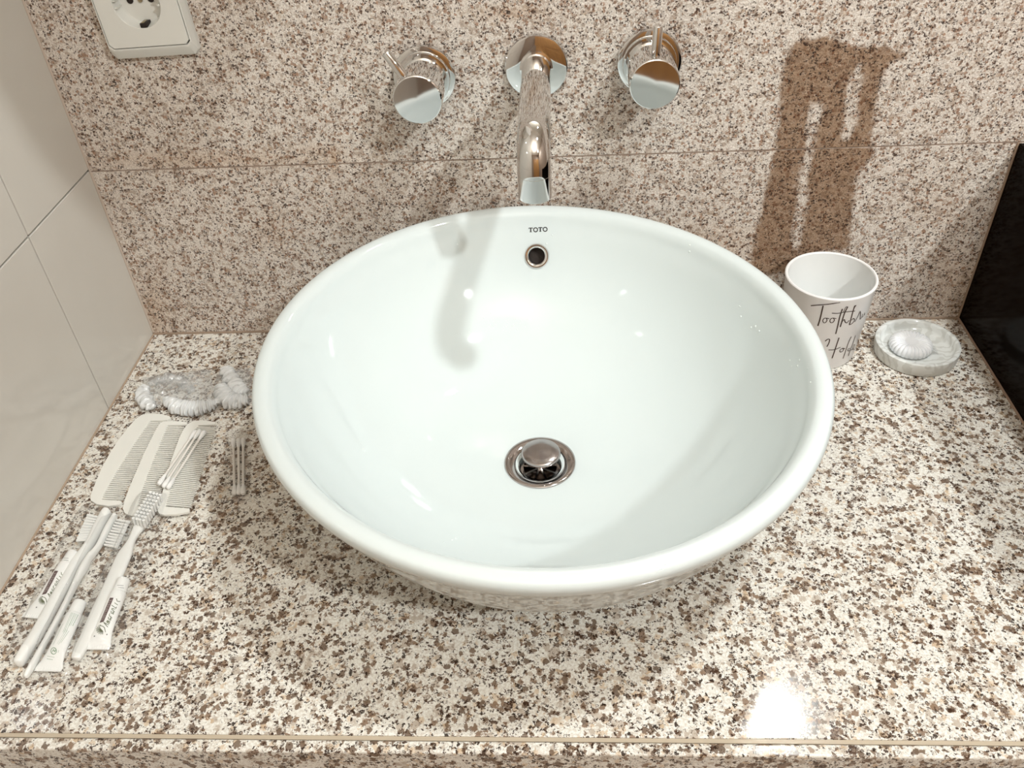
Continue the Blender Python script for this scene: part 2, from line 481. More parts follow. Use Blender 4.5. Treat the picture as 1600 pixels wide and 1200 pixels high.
# sealant in the corners
cv, cf = tube_vf([(XL + .0006, -.0006, .003), (XL + .0006, -.0006, .45)], .0012, 8)
struct(link('trim_1', cv, cf, mat('stained_sealant', (.56, .47, .40), .6)))
cv, cf = tube_vf([(XR - .0006, -.0008, .002), (XR - .0006, -.0008, ZJ)], .0013, 8)
struct(link('trim_2', cv, cf, mat('brown_caulk', (.30, .21, .15), .6)))
cv, cf = tube_vf([(XL, -.0006, .0004), (XR, -.0006, .0004)], .0016, 8)
struct(link('trim_3', cv, cf, mat('brown_sealant', (.30, .22, .16), .7)))
cv, cf = tube_vf([(XL + .0006, -.001, .0004), (XL + .0006, YF, .0004)], .0010, 8)
struct(link('trim_4', cv, cf, mat('dirty_sealant', (.40, .30, .22), .7)))
cv, cf = tube_vf([(XR - .0006, -.001, .0004), (XR - .0006, YF, .0004)], .0014, 8)
struct(link('trim_5', cv, cf, mat('brown_caulk', (.30, .21, .15), .6)))

# big wall mirror above the granite, only seen as reflections
mi = thing('wall_mirror', 'large frameless mirror fixed on granite above the taps', 'mirror', (.1, -.001, .47))
box('mirror_pane', -.07, 1.2, -.0065, -.001, .47, 1.50, M_MIRROR, mi)

# unseen slant-fronted block, added outside the frame to shade the tiled corner
sec = [(0, .470), (-.089, .496), (-.180, .657), (-.180, .90), (0, .90)]
V = [(-.30, y - .0005 if y == 0 else y, z) for y, z in sec] + [(-.14, y - .0005 if y == 0 else y, z) for y, z in sec]
tag(link('shade_block', [(x + .0, y, z) for x, y, z in V], [[0, 1, 2, 3, 4], [9, 8, 7, 6, 5]] + [[i, (i + 1) % 5, 5 + (i + 1) % 5, 5 + i] for i in range(5)], M_CEIL, smooth=False),
    'unseen white slant-fronted block added above the socket to shade the corner', 'cabinet')

# ------------------------------------------------------------------ countertop
ct = thing('countertop', 'polished speckled granite vanity countertop with glued front lip', 'countertop', (0, YF, -.03))
box('stone_top', XL, XR, YF, -.0005, -.03, 0, M_COUNTER, ct, bev=.0008)
box('glue_line', XL, XR, YF - .0032, YF - .0002, -.029, -.0006, mat('glue_line', (.50, .42, .32), .25), ct)
v, f = box_vf(XL, XR, YF - .0125, YF - .0034, -.075, 0, .0016, 3)
link('front_lip', v, f, M_COUNTER, ct, sharp=14)
cb = thing('vanity_cabinet', 'plain wooden cabinet under the granite countertop', 'cabinet', (0, -.25, Z_FLOOR))
box('cabinet_body', XL, XR, -.45, -.001, Z_FLOOR, -.0305, M_WOOD, cb)
# black glossy panel at the end
box_v, box_f = box_vf(XR, XR + .02, -.50, -.0005, -.075, ZJ - .0005, .0008)
tag(link('side_panel', box_v, box_f, M_BLACK, sharp=14), 'glossy black upright panel closing one end of the granite countertop', 'panel')

# ------------------------------------------------------------------ basin
BC = Vector((.0107, -.2487, 0)); BA, BB, BTH = .2205, .234, .4454
c_, s_ = math.cos(BTH), math.sin(BTH)
def ell(r, a):
    """unit radius to the slightly oval plan of the basin"""
    x, y = r * math.cos(a), r * math.sin(a)
    u, v = (c_ * x + s_ * y) * BA, (-s_ * x + c_ * y) * BB
    return c_ * u - s_ * v, s_ * u + c_ * v
outer = [(.30, .0), (.42, .0), (.455, .003), (.54, .015), (.66, .036), (.77, .063), (.86, .092), (.92, .117), (.955, .134), (.978, .1445),
         (.992, .1500), (.999, .1545), (1.0, .1575), (.997, .1600), (.990, .1620), (.978, .1632), (.964, .1636), (.950, .1630), (.937, .1612), (.924, .1570), (.912, .150)]
inner = [(.890, .140), (.855, .1235), (.80, .103), (.72, .081), (.62, .0625), (.50, .0475), (.38, .0380), (.28, .0330), (.20, .0305), (.135, .0290), (.085, .0282), (.084, .018), (.30, .012)]
def curve(prof, k=4):
    q = smooth_path([Vector((a, b, 0)) for a, b in prof], k); return [(p.x, p.y) for p in q]
prof = curve(outer[3:] + inner[:11], 4)
prof = outer[:3] + prof + inner[11:12]
def basin_ring(r, h, n=160):
    rg = []
    for j in range(n):
        a = 2 * PI * j / n; x, y = ell(r, a)
        if r < .2:   # keep the drain round and on its centre
            x, y = r * .2272 * math.cos(a), r * .2272 * math.sin(a)
        rg.append(Vector((BC.x + x, BC.y + y, h)))
    return rg
basin = thing('vessel_basin', 'large round white porcelain vessel basin standing on the granite countertop', 'basin', BC)
V, F = loft([basin_ring(r, h) for r, h in prof], True, False, False)
# closed underneath
nn = 160; last = (len(prof) - 1) * nn
bowl = link('bowl', V, F, M_PORC, basin, smooth=True, sharp=50)
tree0 = bvh([bowl])
oc = hit(tree0, 838.5, 400, 0.0)
OP, ON = oc
# cut the overflow hole through the porcelain
def axis_rot(n): return n.to_track_quat('Z', 'Y').to_matrix()
R_o = axis_rot(ON)
V, F = lathe([(.0080, -.011), (.0080, .02)], OP, n=32, cap0=True, cap1=True, rot=R_o)
cut = link('cutter', V, F, None, None)
md = bowl.modifiers.new('cut', 'BOOLEAN'); md.operation = 'DIFFERENCE'; md.solver = 'EXACT'; md.object = cut
md.use_hole_tolerant = True
bowl_mesh0 = bowl.data.copy()
dg = bpy.context.evaluated_depsgraph_get(); bpy.context.view_layer.update(); dg = bpy.context.evaluated_depsgraph_get()
me2 = bpy.data.meshes.new_from_object(bowl.evaluated_get(dg))
bowl.modifiers.clear()
if len(me2.polygons) > 1000: bowl.data = me2
bpy.data.objects.remove(cut)
ov = link('overflow_ring', *lathe([(.0078, -.004), (.0078, .0002), (.0083, .0014), (.0098, .0022), (.0116, .0020), (.0125, .0006), (.0126, -.0014)], OP, n=48, rot=R_o), M_CHROME, basin)
link('overflow_channel', *lathe([(.0079, -.0006), (.0076, -.0095), (.001, -.0098)], OP, n=32, cap1=True, rot=R_o), M_DARK, basin)
# brand lettering, baked on the glaze
tree = bvh([bowl])
def letters_toto():
    parts = []; W = .0007
    xs = [831, 840.5, 845.5, 852.5]
    def T(cx, cy):
        parts.append(ribbon(tree, [(cx - 2.9, cy - 3.0), (cx + 2.9, cy - 3.2)], W, 3))
        parts.append(ribbon(tree, [(cx - 2.8, cy - 3.2), (cx - 3.0, cy - 1.6)], W * .8, 2))
        parts.append(ribbon(tree, [(cx + 2.8, cy - 3.3), (cx + 3.0, cy - 1.8)], W * .8, 2))
        parts.append(ribbon(tree, [(cx, cy - 3.1), (cx, cy + 3.0)], W * 1.6, 3))
        parts.append(ribbon(tree, [(cx - 1.6, cy + 3.0), (cx + 1.6, cy + 2.9)], W * .8, 2))
    def O(cx, cy):
        pts = [(cx + 3.1 * math.cos(a), cy + 3.1 * math.sin(a)) for a in np.linspace(0, 2 * PI, 17)]
        parts.append(ribbon(tree, pts, W * 1.3, 2))
    T(829.3, 359.3); O(836.9, 359.0); T(844.3, 358.6); O(851.8, 358.3)
    return merge(parts)
V, F = letters_toto(); link('lettering', V, F, M_PRINT_BLACK, basin, smooth=False)

# drain
DC = Vector((BC.x, BC.y, 0)) + Vector((0, 0, .0282))
DC.x, DC.y = BC.x, BC.y + .003
dr = thing('pop_up_drain', 'chrome pop-up drain with raised round stopper at the basin bottom', 'drain', DC)
link('flange', *lathe([(.0318, .0003), (.0315, .0020), (.0306, .0026), (.0285, .0024), (.0235, .0012), (.0195, -.0012), (.0182, -.004), (.0180, -.010)], DC, n=72), M_DRAIN, dr)
V, F = lathe([(.0176, -.0085), (.0176, -.0048), (.0150, -.0048), (.0150, -.0085)], DC, n=48)
parts = [(V, F)]
parts.append(lathe([(.0045, -.0085), (.0045, -.0050), (.0001, -.0050)], DC, n=20))
for k in range(9):
    a = 2 * PI * k / 9 + .2; R3 = Matrix.Rotation(a, 3, 'Z'); v, f = box_vf(.004, .0155, -.0009, .0009, -.0085, -.0052)
    parts.append(([R3 @ p + DC for p in v], f))
link('strainer', *merge(parts), M_DRAIN, dr)
link('drain_well', *lathe([(.0180, -.009), (.0180, -.0165), (.0001, -.0168)], DC, n=32), mat('drain_well', (.10, .065, .045), .5), dr)
link('stopper_stem', *lathe([(.003, -.008), (.003, .0105)], DC, n=16, cap1=True), M_CHROME, dr)
ST = DC + Vector((.001, .0035, -.0030))
link('stopper_cap', *lathe([(.0001, .0098), (.0155, .0098), (.0172, .0104), (.0176, .0118), (.0170, .0132), (.0160, .0139), (.0090, .0146), (.0001, .0148)], ST, n=64), M_BRUSHED, dr)

# water droplets clinging to the glaze
def drops():
    parts = []; rnd = random.Random(4); spots = []
    for _ in range(46): spots.append((rnd.gauss(785, 26), rnd.gauss(507, 9), rnd.uniform(.0003, .0007)))
    for cx, cy, k in ((1240, 572, 4), (1162, 487, 3), (700, 385, 2), (575, 428, 2), (1262, 590, 3), (1075, 395, 2), (860, 370, 2), (560, 700, 3), (700, 840, 4), (1180, 512, 4)):
        for _ in range(k): spots.append((rnd.gauss(cx, 6), rnd.gauss(cy, 6), rnd.uniform(.0004, .0011)))
    for x, y, r in spots:
        h = hit(tree, x, y, 0)
        if not h: continue
        parts.append(lathe([(r, -.0001), (r * .93, r * .22), (r * .62, r * .5), (r * .1, r * .62)], h[0], n=8, cap1=True, rot=axis_rot(h[1])))
    return merge(parts)
V, F = drops(); o = link('water_droplets', V, F, M_WATER); o['kind'] = 'stuff'; tag(o, 'fine clear water droplets clinging to the inside of the white basin', 'water')

# ------------------------------------------------------------------ taps
def knob(name, label, c, ang, loclabel=None):
    c = Vector(c); t = thing(name, label, 'tap handle', c, 'wall-mounted tap handles')
    link('wall_flange', *lathe([(.0288, 0), (.0290, .0035), (.0284, .0052), (.0272, .0058), (.0240, .0060), (.0240, .0005)], c, '-y', 72), M_CHROME, t)
    link('sleeve', *lathe([(.0243, .0055), (.0243, .0098), (.0238, .0108), (.0218, .0110)], c, '-y', 72), M_CHROME, t)
    link('knob', *lathe([(.0218, .0105), (.0218, .0570), (.0213, .0582), (.0206, .0587), (.0001, .0588)], c, '-y', 72), M_CHROME, t, sharp=14)
    d = Vector((math.sin(ang), 0, math.cos(ang)))
    a = c + Vector((0, -.0475, 0)) + d * .0195; b = c + Vector((0, -.0475, 0)) + d * .0455
    R = axis_rot(d)
    L = (b - a).length
    link('lever', *lathe([(.0042, 0), (.0042, L - .0006), (.0037, L), (.0001, L)], a, n=28, rot=R), M_CHROME, t)
    return t
knob('tap_handle', 'chrome tap handle with its thin lever tilted towards the wall socket', (-.0905, 0, .2880), -.56)
knob('tap_handle', 'chrome tap handle with upright lever, beside the long wet stain', (.1145, 0, .2940), .03)
sp = thing('wall_spout', 'curved chrome wall-mounted spout between the two tap handles', 'tap', (.0126, 0, .2935))
SPC = Vector((.0126, 0, .2935))
link('wall_flange', *lathe([(.0286, 0), (.0288, .0035), (.0282, .0050), (.0270, .0056), (.0140, .0060)], SPC, '-y', 72), M_CHROME, sp)
YB, RB = -.146, .022
path = [SPC + Vector((0, y, 0)) for y in (-.004, -.03, -.06, -.09, -.12, YB)]
for k in range(1, 15):
    a = (PI / 2) * k / 14; path.append(SPC + Vector((0, YB - RB * math.sin(a), -RB + RB * math.cos(a))))
end = path[-1]
path.append(end + Vector((0, 0, -.002)))
link('pipe', *tube_vf(path, .0132, 40), M_CHROME, sp)
link('aerator', *lathe([(.0126, .0005), (.01335, .0), (.01335, -.0192), (.0130, -.0195), (.0108, -.0195), (.0106, -.014), (.0001, -.014)], end + Vector((0, 0, -.0022)), n=72), M_CHROME, sp, sharp=14)
link('shank_ring', *lathe([(.0132, .005), (.0150, .0058), (.0150, .0080), (.0132, .0086)], SPC, '-y', 48), M_CHROME, sp)

# ------------------------------------------------------------------ wall socket
SR = Matrix.Rotation(math.radians(-1.6), 3, 'Y')
SO = Vector((SOCK_C[0], 0, SOCK_C[1]))
so = thing('wall_socket', 'white square wall socket with round recess, near the tiled corner', 'socket', SO)
def rrect(h, rad, y, n=64, lo=None, hi=None):
    """rounded square outline, one point per angle"""
    out = []
    for j in range(n):
        a = 2 * PI * (j + .5) / n; dx, dz = math.cos(a), math.sin(a)
        k = h / max(abs(dx), abs(dz)); x, z = dx * k, dz * k; i = h - rad
        if abs(x) > i and abs(z) > i:
            sx, sz = math.copysign(i, x), math.copysign(i, z)
            # intersect the ray with the corner circle
            b = dx * sx + dz * sz; cc = sx * sx + sz * sz - rad * rad
            t = b + math.sqrt(max(0, b * b - cc)); x, z = dx * t, dz * t
        if lo is not None: z = lo + (z + h) / (2 * h) * (hi - lo)
        out.append(SR @ Vector((x, y, z)) + SO)
    return out
def circ(r, y, n=64):
    return [SR @ Vector((r * math.cos(2 * PI * (j + .5) / n), y, r * math.sin(2 * PI * (j + .5) / n))) + SO for j in range(n)]
link('frame', *loft([rrect(.0408, .004, 0, lo=-.0485, hi=.043), rrect(.0408, .004, -.0045, lo=-.0485, hi=.043), rrect(.0404, .0042, -.0062, lo=-.048, hi=.0425), rrect(.0388, .003, -.0118, lo=-.0400, hi=.0400), rrect(.0384, .0028, -.0122, lo=-.0385, hi=.0392), rrect(.0378, .0022, -.0122), rrect(.0376, .002, -.008)], True, False, False), M_PLATE, so, sharp=25)
pl = link('cover_plate', *loft([rrect(.0370, .002, -.008), rrect(.0370, .002, -.0122), rrect(.0366, .002, -.0126), circ(.0216, -.0126), circ(.0212, -.0122), circ(.0196, -.0024), circ(.0190, -.0010), circ(.0001, -.0008)], True, False, True), M_PLATE, so, sharp=12)
link('plate_gap', *loft([rrect(.0377, .002, -.0078), rrect(.0369, .002, -.0078)], True, False, False), M_DARK, so)
for k, sx in enumerate((-.0095, .0095)):
    V, F = lathe([(.0029, -.0004), (.0029, .0004), (.0001, .00045)], SO + SR @ Vector((sx, -.0012, 0)), '-y', 20); link('pin_hole', V, F, M_DARK, so)
link('screw', *lathe([(.0022, -.0004), (.0022, .0010), (.0001, .0013)], SO + Vector((0, -.0012, 0)), '-y', 16), M_SCREW, so)
for sz in (1, -1):
    v, f = box_vf(-.0032, .0032, -.0116, -.0010, sz * .0193 - .0022, sz * .0193 + .0022, .0005)
    link('earth_slot', [SR @ p + SO for p in v], f, M_DARK, so)
    v, f = box_vf(-.0022, .0006, -.0108, -.0020, sz * .0176 - .0010, sz * .0176 + .0010, .0004)
    link('earth_clip', [SR @ p + SO for p in v], f, M_SCREW, so)
for sx in (-1, 1):
    for dz in (-.003, .003):
        v, f = box_vf(sx * .0193 - .0012, sx * .0193 + .0012, -.0120, -.0014, dz - .0006, dz + .0006)
        link('guide_rib', [SR @ p + SO for p in v], f, M_PLATE, so)

# ------------------------------------------------------------------ toothbrush cup
CC = Vector((.3015, -.0490, 0)); CH, CRT, CRB = .092, .0446, .0385
cup = thing('toothbrush_cup', 'white tapered plastic toothbrush cup with dark handwritten lettering, behind the basin', 'cup', CC)
sh = link('cup_shell', *lathe([(CRB - .004, .0002), (CRB - .0015, .0004), (CRB, .003), (CRT - .0006, CH - .004), (CRT, CH - .0025), (CRT, CH - .0008), (CRT - .0008, CH), (CRT - .0022, CH), (CRT - .0030, CH - .001)], CC, n=96, cap0=True), M_CUP, cup)
link('cup_inside', *lathe([(CRT - .0029, CH - .0008), (CRB - .0028, .006), (CRB - .005, .004), (.0001, .004)], CC, n=96), M_CUP_IN, cup)
tc = bvh([sh])
def cpx(pts): return [(1200 + x / 6, 380 + y / 6) for x, y in pts]
strokes = [
 ([(402,585),(460,580),(560,572),(676,555)], 1.0), ([(517,585),(500,660),(485,720),(468,775)], 1.25),
 ([(552,702),(527,704),(514,725),(522,744),(540,742),(553,722),(550,703),(575,708)], .8),
 ([(615,700),(592,706),(580,727),(589,744),(610,740),(622,718),(614,702),(640,706)], .8),
 ([(697,615),(672,690),(652,780),(634,850)], 1.25), ([(598,655),(650,657),(720,645),(815,635)], .85),
 ([(747,595),(715,660),(692,735),(676,785)], 1.25), ([(747,595),(728,600),(705,650)], .7), ([(680,775),(695,735),(715,715),(722,738),(740,745),(760,722)], .9),
 ([(825,580),(805,610),(782,690),(762,765)], 1.25), ([(762,765),(790,750),(810,722),(800,705),(782,722)], .9), ([(822,582),(808,592),(795,640)], .7),
 ([(812,738),(838,692),(855,652),(864,640),(866,662)], .9), ([(866,650),(864,690),(862,712),(880,690)], 1.1),
 ([(886,662),(880,692),(894,682),(905,655)], .9), ([(905,650),(903,672),(910,660)], .8),
 ([(535,918),(560,900),(577,903),(570,935),(552,970)], 1.0), ([(665,885),(640,960),(620,1020),(600,1078)], 1.2), ([(567,1000),(620,998),(680,975)], .85),
 ([(700,985),(676,998),(674,1018),(694,1016),(708,998),(698,984),(722,988)], .85),
 ([(780,875),(750,940),(722,1025),(702,1080)], 1.1), ([(767,985),(748,995),(750,1010),(765,1003),(780,978)], .85), ([(820,865),(790,950),(765,1015),(752,1057)], 1.1),
 ([(778,1000),(792,996),(808,972),(812,952),(800,958),(795,990),(812,998)], .85), ([(815,998),(832,950),(845,905)], 1.), ([(838,930),(842,905),(850,912)], .9),
]
link('lettering', *merge([ribbon(tc, cpx(p), .00105 * wd) for p, wd in strokes]), M_SCRIPT, cup, smooth=False)
# rest of the words, round the side (continues the same lettering on the cup)
# ------------------------------------------------------------------ soap dish and soap
SD = Vector((.4005, -.0610, 0))
tag(link('soap_dish', *lathe([(.0001, 0), (.0385, 0), (.0405, .0010), (.0412, .004), (.0418, .0125), (.0414, .0147), (.0400, .0154), (.0378, .0152), (.0366, .0142), (.0354, .0095), (.0335, .0072), (.0300, .0062), (.0001, .0060)], SD, n=96), M_MARBLE),
    'round clear acrylic soap dish with milky swirls beside the black panel', 'soap dish')
SP = SD + Vector((-.0065, -.0005, .0061))
soap = thing('soap_bar', 'small round fluted white soap in clear wrapping, lying in the dish', 'soap', SP)
flute = lambda a, r, h: 1 + (.05 * (abs(math.cos(a * 14)) - .6) if r > .010 else 0)
link('soap_disc', *lathe([(.0001, 0), (.0180, 0), (.0205, .002), (.0212, .0055), (.0198, .0090), (.0165, .0112), (.0140, .0116), (.0115, .0112), (.0085, .0104), (.0060, .0100), (.0001, .0100)], SP, n=168, mod=flute, lift=lambda a, r, h: .0011 * (abs(math.cos(a * 14)) - .6) if .008 < r < .020 and h > .008 else 0), mat('white_soap', (.83, .84, .86), .22, sss=.2), soap)
V = []; F = []
for i in range(9):
    for j in range(5):
        u, v_ = i / 8, j / 4; V.append(SP + Vector((.014 + .012 * v_, -.012 + .014 * u, .007 - .006 * v_ + .0012 * math.sin(u * 14 + v_ * 3))))
for i in range(8):
    for j in range(4): k = i * 5 + j; F.append([k, k + 1, k + 6, k + 5])
link('wrapper_tail', V, F, M_CAPTHIN, soap)

# ------------------------------------------------------------------ combs
def poly_slab(px, z0, z1):
    b = [on_z(x, y, z0) for x, y in px]; t = [Vector((p.x, p.y, z1)) for p in b]; n = len(px)
    F = [list(range(n, 2 * n)), list(range(n))[::-1]] + [[i, (i + 1) % n, n + (i + 1) % n, n + i] for i in range(n)]
    return b + t, F
def comb(label, outline, tA, tB, n, z, zt=.0022):
    a0 = on_z(*outline[0], z); t = thing('comb', label, 'comb', a0, 'hotel combs')
    V, F = poly_slab(outline, z, z + zt)
    me = link('comb_back', V, F, M_COMB, t, smooth=False)
    parts = []
    def lerp(pts, u):
        ln = [0.]
        for a, b in zip(pts, pts[1:]): ln.append(ln[-1] + math.hypot(a[0] - b[0], a[1] - b[1]))
        k = u * ln[-1]; i = max(j for j in range(len(pts) - 1) if ln[j] <= k); f = (k - ln[i]) / (ln[i + 1] - ln[i])
        return (pts[i][0] * (1 - f) + pts[i + 1][0] * f, pts[i][1] * (1 - f) + pts[i + 1][1] * f)
    for i in range(n):
        u = (i + .5) / n; p = on_z(*lerp(tA, u), z); q = on_z(*lerp(tB, u), z); d = (q - p); d.z = 0
        s = Vector((-d.y, d.x, 0)).normalized() * .00066; s2 = s * .6; za, zb = z + .0003, z + zt - .0003; p = p - d.normalized() * .0012
        V = [Vector((w.x, w.y, zz)) for w, zz in ((p - s, za), (p + s, za), (q + s2, za), (q - s2, za), (p - s, zb), (p + s, zb), (q + s2, zb - .0004), (q - s2, zb - .0004))]
        parts.append((V, [[0, 3, 2, 1], [4, 5, 6, 7], [0, 1, 5, 4], [1, 2, 6, 5], [2, 3, 7, 6], [3, 0, 4, 7]]))
    o = link('comb_teeth', *merge(parts), M_COMB, t, smooth=False); o['kind'] = 'stuff'
    return t
comb('ivory plastic comb nearest the tiled wall, its whole spine uncovered',
     [(143,784),(143,776),(150,758),(160,734),(172,712),(186,690),(200,672),(213,657),(222,651),(232,649),(250,649),(266,653),(268,656),(262,659),(236,660),(222,679),(206,703),(190,728),(174,755),(162,777),(160,783),(189,785),(192,787),(188,791),(170,793),(152,790)],
     [(235,661),(206,703),(174,755),(161,782)], [(262,661),(232,704),(203,757),(191,783)], 42, .0003)
comb('middle ivory comb of the three, partly under the swabs and a toothbrush',
     [(193,797),(196,784),(203,765),(210,748),(218,730),(226,711),(235,693),(244,675),(250,665),(256,661),(272,660),(293,662),(293,666),(263,667),(253,690),(243,714),(233.6,738),(225,762),(218,784),(216,793),(244,795),(242,806),(225,809),(205,808),(196,804)],
     [(262,668),(243,714),(225,762),(217,791)], [(289,668),(275,703),(256,760),(245,793)], 42, .0003)
comb('ivory comb lying topmost, with three cotton swabs across it',
     [(247,800),(250,790),(258,760),(268,723),(281,687),(288,673),(294,665),(303,660),(320,659),(337,662),(337,666),(311,667),(302,677),(292,699),(283.5,724),(270,760),(262,782),(260,794),(297,797),(297,802),(278,806),(258,807),(250,805)],
     [(310,668),(302,679),(283.5,724),(270,760),(261,792)], [(337,668),(334,682),(322,718),(309,760),(298,795)], 44, .0031)

# ------------------------------------------------------------------ cotton swabs
def swab(label, a, b, z, group):
    A = on_z(*a, z); B = on_z(*b, z); t = thing('cotton_swab', label, 'cotton swab', A.lerp(B, .5), group)
    link('stick', *tube_vf([A, B], .00125, 10), M_STICK, t)
    d = (B - A).normalized()
    for P, s in ((A, 1), (B, -1)):
        e = d * s
        link('cotton_tip', *tube_vf([P - e * .003, P - e * .0022, P - e * .0005, P + e * .003, P + e * .007, P + e * .010], [.0008, .0019, .0024, .0024, .0018, .0013], 12), M_COTTON, t)
G1 = 'cotton swabs lying across the combs'; G2 = 'cotton swabs beside the basin'
swab('cotton swab on the topmost comb, the one nearest the tiled wall', (303.5, 676), (250, 754), .0080, G1)
swab('cotton swab on the topmost comb, middle of its three', (310.5, 675), (257, 758), .0080, G1)
swab('cotton swab on the topmost comb, the one nearest the basin', (318, 676.5), (264, 760), .0080, G1)
swab('cotton swab flat on the granite in the loose trio, farthest from the basin', (364.5, 689), (366.5, 770), .0030, G2)
swab('cotton swab flat on the granite, middle one of the loose trio', (372.5, 688.5), (373.5, 769), .0030, G2)
swab('cotton swab flat on the granite in the loose trio, closest to the basin', (380, 688), (380, 769), .0030, G2)

# ------------------------------------------------------------------ toothbrushes
def brush(label, path, zc, ht):
    """path: pixel x, pixel y, width in pixels, thickness factor; a lofted handle along a curved line"""
    C = [Vector((x, y, w)) for x, y, w in path]; S = smooth_path(C, 5)
    P = [on_z(s.x, s.y, zc) for s in S]; t = thing('toothbrush', label, 'toothbrush', P[len(P) // 2] - Vector((0, 0, zc)), 'hotel toothbrushes')
    rings = []; n = 16
    for i, s in enumerate(S):
        a = P[max(0, i - 1)]; b = P[min(len(P) - 1, i + 1)]; d = (b - a).normalized(); sd = Vector((-d.y, d.x, 0)).normalized()
        # half width in metres: pixels measured across the stroke
        q = to_px([P[i] - sd * .001, P[i] + sd * .001]); hw = s.z / 2 * (.002 / np.hypot(*(q[1] - q[0])))
        e = 1.
        if i == 0 or i == len(S) - 1: e = .45
        elif i == 1 or i == len(S) - 2: e = .85
        hh = min(ht, hw * 1.6) * e; hw *= e
        ring = []
        for k in range(n):
            an = 2 * PI * k / n; cx, sx = math.cos(an), math.sin(an)
            ring.append(P[i] + sd * hw * math.copysign(abs(cx) ** .75, cx) + Vector((0, 0, hh * math.copysign(abs(sx) ** .75, sx))))
        rings.append(ring)
    link('handle', *loft(rings), M_WHITE, t, sharp=60)
    return t
def tufts(t, rows, length_vec=None, z0=.004, n_along=10, tips=None, zs=(.002, .004, .006), rad=.00125, ztip=None):
    for i in range(n_along):
        u = (i + .5) / n_along
        bx, by = rows[0][0] * (1 - u) + rows[1][0] * u, rows[0][1] * (1 - u) + rows[1][1] * u
        tx, ty = tips[0][0] * (1 - u) + tips[1][0] * u, tips[0][1] * (1 - u) + tips[1][1] * u
        parts = []
        for z in zs:
            A = on_z(bx, by, z); B = on_z(tx, ty, z)
            B = B + Vector((random.uniform(-.0003, .0003), random.uniform(-.0003, .0003), 0))
            parts.append(tube_vf([A, A.lerp(B, .6), B], [rad * .85, rad, rad * 1.15], 6))
        link('bristle_tuft', *merge(parts), M_BRISTLE, t)
b1 = brush('white toothbrush on its side with bristles facing the tiled wall',
           [(169,797,8),(166,801,14),(160,812,15),(151,829,15),(144,843,13),(138,853,11.5),(128,867,12),(117,882,14),(104,907,16),(90,932,17),(75,959,17.5),(58,990,17.5),(42,1015,17),(31,1033,15),(28,1039,9)], .0052, .0048)
tufts(b1, [(154, 806), (138, 845)], n_along=10, tips=[(138, 803), (119, 847)], zs=(.0028, .0052, .0076))
b2 = brush('thin edge-on white toothbrush with bristles facing the basin',
           [(181,804,5),(179,807,7),(174,816,8),(167,829,9),(160,843,8),(153,855,7),(146,864,7),(139,872,8.5),(131,887,10),(122,903,8.5),(112,924,7.5),(99,950,7),(86,975,7),(70,1004,7),(54,1034,8),(43,1053,7),(40,1059,5)], .0048, .0046)
tufts(b2, [(183, 810), (162, 853)], n_along=10, tips=[(203, 814), (182, 857)], zs=(.0024, .0048, .0072))
b3 = brush('white toothbrush lying face up with its head resting against the combs',
           [(243,776,10),(240,781,20),(236,788,23),(230,800,24),(224,812,22),(217,824,17),(210,836,12),(205,846,11.5),(200,856,16),(194,868,23),(187,884,24),(178,905,24),(167,929,24),(155,953,23),(144,976,21),(134,998,20),(125,1016,19),(120,1027,16),(118,1031,8)], .0034, .0030)
for i in range(9):
    u = i / 8; parts = []
    for k in range(4):
        x = 247 * (1 - u) + 221 * u + (k - 1.5) * 5.2 - 1.5; y = 782 * (1 - u) + 822 * u + (k - 1.5) * 1.2
        A = on_z(x, y, .0055); parts.append(tube_vf([A, A + Vector((.0002, 0, .004)), A + Vector((.0008 + random.uniform(0, .0006), .0002, .0092))], [.0010, .0012, .0014], 7))
    link('bristle_tuft', *merge(parts), M_BRISTLE, b3)

# ------------------------------------------------------------------ toothpaste tubes
def paste(label, cap, tail, wcap, wtail, z=.0062, rb=.0058):
    """cap, tail: pixel points of the axis ends"""
    A = on_z(*cap, z); B = on_z(*tail, .003); t = thing('toothpaste_tube', label, 'toothpaste', A.lerp(B, .5) * 1, 'small toothpaste tubes')
    t.location.z = 0
    d = (B - A); L = d.length; d.normalize(); s = Vector((-d.y, d.x, 0)).normalized(); u = s.cross(d)
    if u.z < 0: u = -u
    def ring(k, hw, hh, n=28, zoff=0): return [A + d * (L * k) + s * (hw * math.cos(2 * PI * j / n)) + u * (hh * math.sin(2 * PI * j / n) + zoff) for j in range(n)]
    link('cap', *loft([ring(0, wcap * .80, wcap * .80), ring(.008, wcap * .93, wcap * .93), ring(.03, wcap, wcap), ring(.185, wcap * 1.04, wcap * 1.04), ring(.19, wcap * .9, wcap * .9)]), M_TUBE, t)
    body = link('tube_body', *loft([ring(.188, wcap * .92, wcap * .92), ring(.20, rb * .98, rb * .95), ring(.215, rb * 1.06, rb), ring(.35, rb * 1.10, rb * .97), ring(.55, rb * 1.18, rb * .82), ring(.75, rb * 1.32 * .98, rb * .60), ring(.88, wtail * .86, rb * .32), ring(.945, wtail, rb * .12), ring(.95, wtail, .0006), ring(1., wtail * .99, .0005)]), M_TUBE, t)
    v = []; parts = []
    for k in range(10):
        q = (k - 4.5) / 10 * 2 * wtail * .92; c = A + d * (L * .975) + s * q + u * .0006
        parts.append(tube_vf([c - d * L * .022, c + d * L * .022], .00028, 5))
    link('crimp', *merge(parts), M_TUBE, t)
    return t, bvh([body]), bvh([body] + [o for o in t.children if o.name.startswith('cap')])
